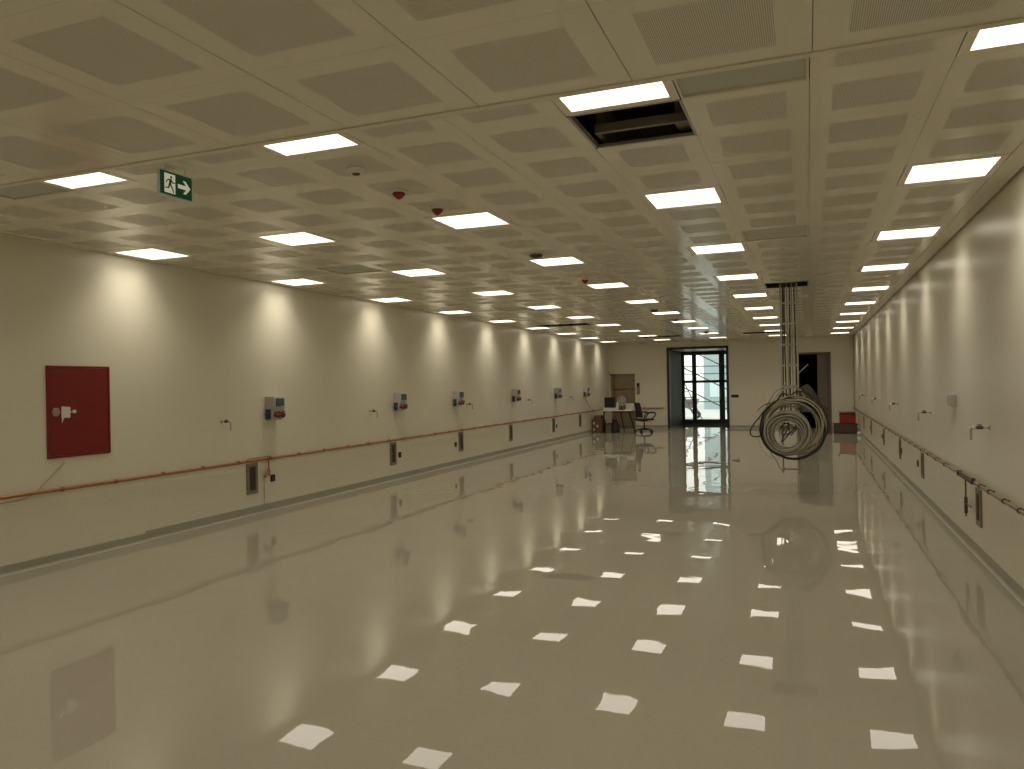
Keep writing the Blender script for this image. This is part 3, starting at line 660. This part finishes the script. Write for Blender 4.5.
# grey sheet draped behind the coils
gr = MB(); n = 12; vs = []; fs = []
for i in range(n+1):
    for j in range(n+1):
        u, v = i/n, j/n
        x = -.12+.34*u; top = 1.57-.42*max(0, u-.3)**1.3*1.5-.10*(1-u)**3
        zz = top*(1-v)+(1.12)*v
        vs.append((x, YL+.05+.05*math.sin(PI*v)+.012*math.sin(14*u+4*v), zz))
for i in range(n):
    for j in range(n): fs.append((i*(n+1)+j, (i+1)*(n+1)+j, (i+1)*(n+1)+j+1, i*(n+1)+j+1))
k = len(vs); vs2 = [(x, y+.012, z_) for x, y, z_ in vs]
gr.add(vs, fs, 0, True); gr.add(vs2, fs, 0, True)
for i in range(n):
    for (a_, b_) in ((i*(n+1), (i+1)*(n+1)), (i*(n+1)+n, (i+1)*(n+1)+n), (i, i+1), (n*(n+1)+i, n*(n+1)+i+1)): gr.quad(vs[a_], vs[b_], vs2[b_], vs2[a_])
tag(obj('draped_sheet', gr, 'tarp', base=(.1, YL, 1.3)), 'grey plastic sheet draped behind the top right of the cable coils', 'sheet')

# ------------------------------------------------------------------ desk corner
DY = 24.35
t = thing('desk', 'white topped desk with splayed dark legs near the back left corner', 'desk', (-5.75, DY, 0))
obj('desktop', MB().box(-6.27, -5.26, DY-.35, DY+.35, .70, .728, bev=.005), 'desktop', t)
for (ax, ay, bx, by_) in ((-6.18, DY-.27, -6.24, DY-.31), (-5.37, DY-.27, -5.17, DY-.31), (-6.18, DY+.27, -6.24, DY+.31), (-5.78, DY+.27, -5.66, DY+.31)):
    obj('leg', MB().tube([(bx, by_, 0), (ax, ay, .70)], [.018, .026], 4), 'blackmetal', t)
obj('apron', MB().box(-6.2, -5.36, DY-.28, DY-.25, .655, .70).box(-6.2, -5.36, DY+.25, DY+.28, .655, .70), 'blackmetal', t)
t = thing('white_box', 'flat white carton on the desk under the black monitor', 'box', (-6.0, DY-.15, .728))
obj('carton', MB().box(-6.2, -5.80, DY-.30, DY-.02, .729, .80, bev=.004), 'paper', t); obj('lid', MB().box(-6.205, -5.795, DY-.305, DY-.015, .80, .81, bev=.003), 'paper', t)
t = thing('monitor', 'black boxy monitor on a white carton on the desk', 'monitor', (-6.01, DY-.15, .81))
obj('housing', MB().box(-6.18, -5.85, DY-.25, DY-.05, .812, 1.155, bev=.012), 'black', t)
obj('screen', MB().box(-6.155, -5.875, DY-.256, DY-.25, .85, 1.13), 'screen', t)
t = thing('bottle', 'pale plastic bottle standing beside the black monitor', 'bottle', (-5.77, DY-.2, .728))
obj('body', MB().lathe((-5.765, DY-.2, .729), [(.038, 0), (.04, .01), (.04, .19), (.015, .25), (.015, .27)], 16), 'whiteplast', t); obj('cap', MB().lathe((-5.765, DY-.2, .999), [(.018, 0), (.018, .02)], 12), 'bluesock', t)
t = thing('desk_fan', 'dark grey desk fan standing right of the bottle', 'fan', (-5.63, DY-.1, .728))
obj('base', MB().lathe((-5.65, DY-.1, .729), [(.10, 0), (.10, .015), (.03, .03)], 20), 'black', t)
obj('stem', MB().cyl((-5.65, DY-.1, .75), (-5.65, DY-.08, .95), .016, 10), 'black', t)
cg = MB()
for r_ in (.04, .08, .12, .15): cg.tube([(-5.64+r_*math.cos(a_*PI/10), DY-.15, 1.02+r_*math.sin(a_*PI/10)) for a_ in range(20)], .008, 5, closed=True)
for a_ in range(10): cg.tube([(-5.64, DY-.155, 1.02), (-5.64+.15*math.cos(a_*PI/5), DY-.15, 1.02+.15*math.sin(a_*PI/5))], .006, 5)
obj('cage', cg, 'greyplast', t)
fb = MB()
for a_ in range(4): fb.box(-5.64, -5.52, DY-.12, DY-.117, .995, 1.045, rot=rotm('Y', a_*PI/2), piv=(-5.64, DY-.12, 1.02))
obj('blades', fb, 'greyplast', t); obj('motor', MB().cyl((-5.64, DY-.11, 1.02), (-5.64, DY, 1.02), .045, 16), 'black', t)
t = thing('white_box', 'white carton standing on the right end of the desk by the chair', 'box', (-5.42, DY+.1, .728))
obj('carton', MB().box(-5.54, -5.29, DY+.02, DY+.22, .729, .93, bev=.004), 'paper', t); obj('tape', MB().box(-5.43, -5.40, DY+.018, DY+.222, .80, .932), 'whiteplast', t)
# under the desk
vs = []; fs = []; n = 10
cl = MB()
for i in range(n+1):
    for j in range(2): vs.append((-6.13+.2*i/n, DY-.32+.012*math.sin(i*1.9), .70 if j else .32+.015*math.sin(i*1.3)))
for i in range(n): fs.append((2*i, 2*i+2, 2*i+3, 2*i+1))
v2 = [(x, y+.006, z_) for x, y, z_ in vs]; cl.add(vs, fs, 0, True); cl.add(v2, fs, 0, True)
for i in range(n): cl.quad(vs[2*i], vs[2*i+2], v2[2*i+2], v2[2*i])
tag(obj('hanging_cloth', cl, 'cablelight', base=(-6.03, DY-.32, .5)), 'pale cloth hanging down from the front edge of the desk', 'cloth')
t = thing('floor_box', 'dark grey case on the floor under the desk', 'box', (-6.08, DY, 0)); obj('case', MB().box(-6.16, -5.98, DY-.2, DY+.25, 0, .27, bev=.01), 'ventframe', t); obj('lid', MB().box(-6.165, -5.975, DY-.205, DY+.255, .27, .285, bev=.004), 'ventdark', t)
t = thing('bag', 'black bag slumped on the floor under the desk', 'bag', (-5.86, DY-.1, 0))
prof = [(.135, 0), (.15, .04), (.14, .16), (.11, .28), (.06, .36), (.035, .40)]
obj('body', MB().lathe((-5.87, DY-.1, 0), prof, 14), 'mesh', t); obj('strap', MB().tube([(-5.90, DY-.1, .38), (-5.92, DY-.12, .47), (-5.87, DY-.13, .52), (-5.83, DY-.12, .46), (-5.84, DY-.1, .38)], .01, 6), 'black', t)

# cardboard boxes
def carton(x0, x1, y0, y1, z0, z1, label, m='cardboard', grp='cardboard boxes by the desk', rz=0):
    t = thing('cardboard_box', label, 'box', ((x0+x1)/2, (y0+y1)/2, z0), grp)
    R = rotm('Z', rz); p = ((x0+x1)/2, (y0+y1)/2, 0)
    obj('body', MB().box(x0, x1, y0, y1, z0+.001, z1, bev=.006, rot=R, piv=p), m, t)
    obj('flap', MB().box(x0-.002, (x0+x1)/2-.003, y0-.002, y1+.002, z1, z1+.006, rot=R, piv=p), m, t)
    obj('flap', MB().box((x0+x1)/2+.003, x1+.002, y0-.002, y1+.002, z1, z1+.006, rot=R, piv=p), m, t)
    return t
bx = carton(-6.60, -6.27, 24.12, 24.5, 0, .42, 'left brown cardboard box with white labels, on the floor by the corner')
for (u, v) in ((-6.58, .27), (-6.58, .06), (-6.46, .17)): obj('paper_label', MB().box(u, u+.055, 24.117, 24.12, v, v+.08), 'paper', bx)
carton(-6.62, -6.32, 24.55, 24.9, 0, .36, 'brown cardboard box behind the labelled box in the corner')
carton(-6.25, -6.0, 24.75, 25.05, 0, .40, 'brown cardboard box standing behind the desk leg')
carton(-6.55, -6.31, 24.15, 24.45, .427, .55, 'small brown cardboard box on top of the labelled one')

# ------------------------------------------------------------------ office chair
HX, HY = -4.93, 24.3
t = thing('office_chair', 'black mesh swivel office chair with loop armrests beside the desk', 'office chair', (HX, HY, 0))
for i in range(5):
    a_ = 2*PI*i/5+.25; dx, dy = math.cos(a_), math.sin(a_)
    l_ = obj('leg', MB().tube([(HX+.02*dx, HY+.02*dy, .115), (HX+.16*dx, HY+.16*dy, .105), (HX+.29*dx, HY+.29*dy, .075)], [.03, .024, .016], 8), 'black', t)
    c0 = Vector((HX+.29*dx, HY+.29*dy, .03)); s_v = Vector((-dy, dx, 0))
    obj('caster', MB().cyl(c0-s_v*.024, c0-s_v*.004, .03, 14).cyl(c0+s_v*.004, c0+s_v*.024, .03, 14).cyl(c0-s_v*.02, c0+s_v*.02, .008, 8).cyl(c0, c0+Vector((0, 0, .05)), .007, 8), 'black', l_)
obj('gas_post', MB().lathe((HX, HY, .09), [(.032, 0), (.032, .10), (.022, .11), (.022, .27)], 16), 'blackmetal', t)
obj('mechanism', MB().box(HX-.1, HX+.1, HY-.07, HY+.07, .355, .39, bev=.008).tube([(HX+.05, HY-.06, .37), (HX+.1, HY-.2, .36), (HX+.11, HY-.26, .355)], .007, 6), 'black', t)
obj('seat', MB().box(HX-.24, HX+.25, HY-.23, HY+.23, .39, .45, bev=.025), 'mesh', t)
# backrest: curved mesh sheet within a rounded frame, leaning back toward -X
def bp(u, v):  # u -1..1 across (Y), v 0..1 up
    return Vector((HX-.20-.09*v-.05*(v-.4)**2+.05*u*u, HY+u*.22*(1-.12*v*v), .50+.46*v))
bk = MB(); n = 10; vs = []; fs = []
for th in (0, .012):
    for i in range(n+1):
        for j in range(n+1): vs.append(bp(-1+2*i/n, j/n)+Vector((-th, 0, 0)))
for o2 in (0, (n+1)**2):
    for i in range(n):
        for j in range(n): fs.append((o2+i*(n+1)+j, o2+(i+1)*(n+1)+j, o2+(i+1)*(n+1)+j+1, o2+i*(n+1)+j+1))
bk.add(vs, fs, 0, True)
bo = obj('backrest', bk, 'mesh', t)
rim = [bp(-1+2*i/n, 0) for i in range(n)]+[bp(1, j/n) for j in range(n)]+[bp(1-2*i/n, 1) for i in range(n)]+[bp(-1, 1-j/n) for j in range(n)]
obj('back_frame', MB().tube(rim, .014, 8, closed=True), 'black', bo)
obj('spine', MB().tube([(HX-.08, HY, .37), (HX-.25, HY, .40), (HX-.28, HY, .52), (HX-.29, HY, .70)], .018, 8), 'black', t)
for sg in (-1, 1):
    y = HY+sg*.26
    obj('armrest', MB().tube([(HX-.13, y, .42), (HX-.12, y, .54), (HX-.04, y, .645), (HX+.12, y, .65), (HX+.24, y, .645), (HX+.275, y, .60), (HX+.24, y, .52), (HX+.12, y, .44), (HX+.06, y-sg*.03, .41)], [.017, .02, .025, .028, .028, .026, .02, .017, .017], 8), 'black', t)
t.rotation_euler = (0, 0, math.radians(38))
tag(obj('floor_strip', MB().box(-5.45, -4.1, 24.66, 24.78, 0, .012, bev=.004), 'ventframe', base=(-4.8, 24.7, 0)), 'flat dark strip lying on the floor by the office chair', 'strip')

# ------------------------------------------------------------------ crates and boxes at the right end
def crate(x0, x1, y0, y1, z0, z1, m, label, grp='crates at the right end'):
    t = thing('crate', label, 'crate', ((x0+x1)/2, (y0+y1)/2, z0), grp); z0 += .001
    b = MB(); w_ = .018
    b.box(x0, x1, y0, y1, z0, z0+w_)
    b.box(x0, x1, y0, y0+w_, z0, z1); b.box(x0, x1, y1-w_, y1, z0, z1); b.box(x0, x0+w_, y0, y1, z0, z1); b.box(x1-w_, x1, y0, y1, z0, z1)
    obj('body', b, m, t)
    r = MB(); e = .014
    r.box(x0-e, x1+e, y0-e, y0, z1-.03, z1); r.box(x0-e, x1+e, y1, y1+e, z1-.03, z1); r.box(x0-e, x0, y0, y1, z1-.03, z1); r.box(x1, x1+e, y0, y1, z1-.03, z1)
    nr = max(3, int((x1-x0)/.09))
    for i in range(nr+1):
        x = x0+(x1-x0-.015)*i/nr; r.box(x, x+.015, y0-.008, y0, z0, z1-.03)
    obj('rim', r, m, t)
    return t
crate(.70, 1.33, 24.4, 24.85, 0, .285, 'darkbox', 'wide dark crate on the floor under the red crate')
crate(.86, 1.29, 24.42, 24.82, .287, .55, 'redcrate', 'bright red plastic crate stacked on a dark crate')
t = thing('cardboard_box', 'low open brown cardboard box on top of the red crate', 'box', (1.07, 24.62, .55), 'boxes at the right end')
obj('body', MB().box(.86, 1.28, 24.44, 24.80, .552, .63, bev=.004), 'cardboard', t)
obj('flap', MB().box(.80, .90, 24.44, 24.80, .64, .648, rot=rotm('Y', .5), piv=(.86, 24.6, .64)), 'cardboard', t); obj('flap', MB().box(.87, 1.27, 24.38, 24.45, .632, .64, rot=rotm('X', .4), piv=(1, 24.44, .635)), 'cardboard', t)
carton(.28, .62, 24.45, 24.85, 0, .30, 'dark brown box at the bottom of the stack behind the coils', 'darkbox', 'boxes at the right end')
carton(.27, .58, 24.47, 24.83, .307, .56, 'dark brown box in the middle of the stack behind the coils', 'darkbox', 'boxes at the right end', .06)
carton(.25, .55, 24.46, 24.82, .567, .82, 'dark brown box topping the stack behind the coils', 'darkbox', 'boxes at the right end', -.05)
tag(obj('plank', MB().box(.62, .645, 24.42, 24.46, .0, .72, rot=rotm('Y', -.16), piv=(.62, 24.4, 0)), 'cardboard', base=(.62, 24.4, 0)), 'thin dark plank leaning beside the box stack', 'plank')
b = MB().lathe((1.33, 23.6, 0), [(.02, 0), (.05, .01), (.06, .05), (.04, .09), (.012, .11)], 9)
tag(obj('crumpled_paper', b, 'paper', base=(1.33, 23.6, 0)), 'small white crumpled paper on the floor by the right skirting', 'paper')
tag(obj('corner_pipe', MB().box(XR-.09, XR-.03, YB-.06, YB, 0, H), 'wall', base=(XR-.06, YB, 0)), 'cream vertical pipe boxing in the far right corner', 'pipe boxing')

# ------------------------------------------------------------------ outside
struct('ground', MB().box(-40, 30, VY+.1, 90, -.25, -.02), 'concrete')
bl = thing('building', 'pale blue building seen through the glass entrance doors', 'building', (-2, 47, 0))
obj('wall', MB().box(-5.75, 6, 46, 56, -.02, 12), 'facade', bl)
wn = MB()
for i in range(5):
    for j in range(4): obj('window_band', MB().box(-5.4+2.2*i, -3.6+2.2*i, 45.94, 46, .7+2.8*j, 1.7+2.8*j, bev=.01), 'acrylic', bl)
sc = thing('scaffold', 'dark steel scaffold with diagonal braces outside the entrance', 'scaffold', (-4, 33, 0))
for x in (-5.6, -2.7):
    for y in (33.0, 33.8): obj('post', MB().cyl((x, y, -.02), (x, y, 5), .024, 10), 'scaf', sc)
for zz in (.75, 1.94, 2.26, 3.2): obj('ledger', MB().cyl((-5.7, 33.03, zz), (-2.6, 33.03, zz), .02, 8), 'scaf', sc)
sl = -.53
for zz in (3.45, 2.55, 1.70): obj('brace', MB().cyl((-5.6, 33.06, zz), (-2.7, 33.06, zz+2.9*sl), .026, 8), 'scaf', sc)
ol = thing('ladder', 'short ladder leaning outside behind the left glass pane', 'ladder', (-4.6, 33.4, 0))
for dx in (-.14, .14): obj('rail', MB().cyl((-5.15+dx, 33.4, 1.6), (-4.4+dx, 33.4, -.02), .022, 8), 'scaf', ol)
for i in range(6): obj('rung', MB().cyl((-5.15-.14+.75*(i+.5)/6, 33.4, 1.6-1.6*(i+.5)/6), (-5.15+.14+.75*(i+.5)/6, 33.4, 1.6-1.6*(i+.5)/6), .016, 6), 'scaf', ol)
mc = thing('barrow', 'grey builder\'s wheelbarrow standing outside the glass doors', 'barrow', (-5.05, 34.5, 0))
obj('tray', MB().prism([(-.45, .45), (.35, .45), (.5, .85), (-.55, .80)], (-5.05, 34.2, 0), (1, 0, 0), (0, 0, 1), (0, 1, 0), .6), 'dust', mc)
obj('wheel', MB().tube([(-4.62+.10*math.cos(a_*PI/10), 34.5, .15+.10*math.sin(a_*PI/10)) for a_ in range(20)], .07, 8, closed=True), 'black', mc)
for y in (34.25, 34.75): obj('handle', MB().tube([(-4.62, 34.5, .15), (-4.95, y, .43), (-5.85, y, .72)], .018, 8), 'scaf', mc); obj('leg', MB().tube([(-5.3, y, .45), (-5.35, y, -.02)], .018, 8), 'scaf', mc)

# ------------------------------------------------------------------ world, camera
wd = bpy.data.worlds.new('sky'); bpy.context.scene.world = wd; wd.use_nodes = True
wd.node_tree.nodes['Background'].inputs[0].default_value = (1.0, .985, .95, 1); wd.node_tree.nodes['Background'].inputs[1].default_value = 1.9
yaw, pitch, roll, F = .37165743, .00120509, -.01790477, 759.22
cy, sy, cp, sp, cr, sr = math.cos(yaw), math.sin(yaw), math.cos(pitch), math.sin(pitch), math.cos(roll), math.sin(roll)
right = Vector((cy, sy, 0)); fwd = Vector((-sy*cp, cy*cp, sp)); up = right.cross(fwd)
r2 = right*cr+up*sr; u2 = -right*sr+up*cr
cam = bpy.data.cameras.new('camera'); co = bpy.data.objects.new('camera', cam); C.objects.link(co)
cam.sensor_width = 36; cam.lens = F*36/1024; cam.clip_start = .02
co.matrix_world = Matrix(((r2.x, u2.x, -fwd.x, 0), (r2.y, u2.y, -fwd.y, 0), (r2.z, u2.z, -fwd.z, 1.5912), (0, 0, 0, 1)))
S = bpy.context.scene; S.camera = co
S.view_settings.view_transform = 'Standard'; S.view_settings.look = 'None'; S.view_settings.exposure = 0; S.view_settings.gamma = 1; S.view_settings.use_curve_mapping = False
S.cycles.max_bounces = 10; S.cycles.diffuse_bounces = 6; S.cycles.glossy_bounces = 4
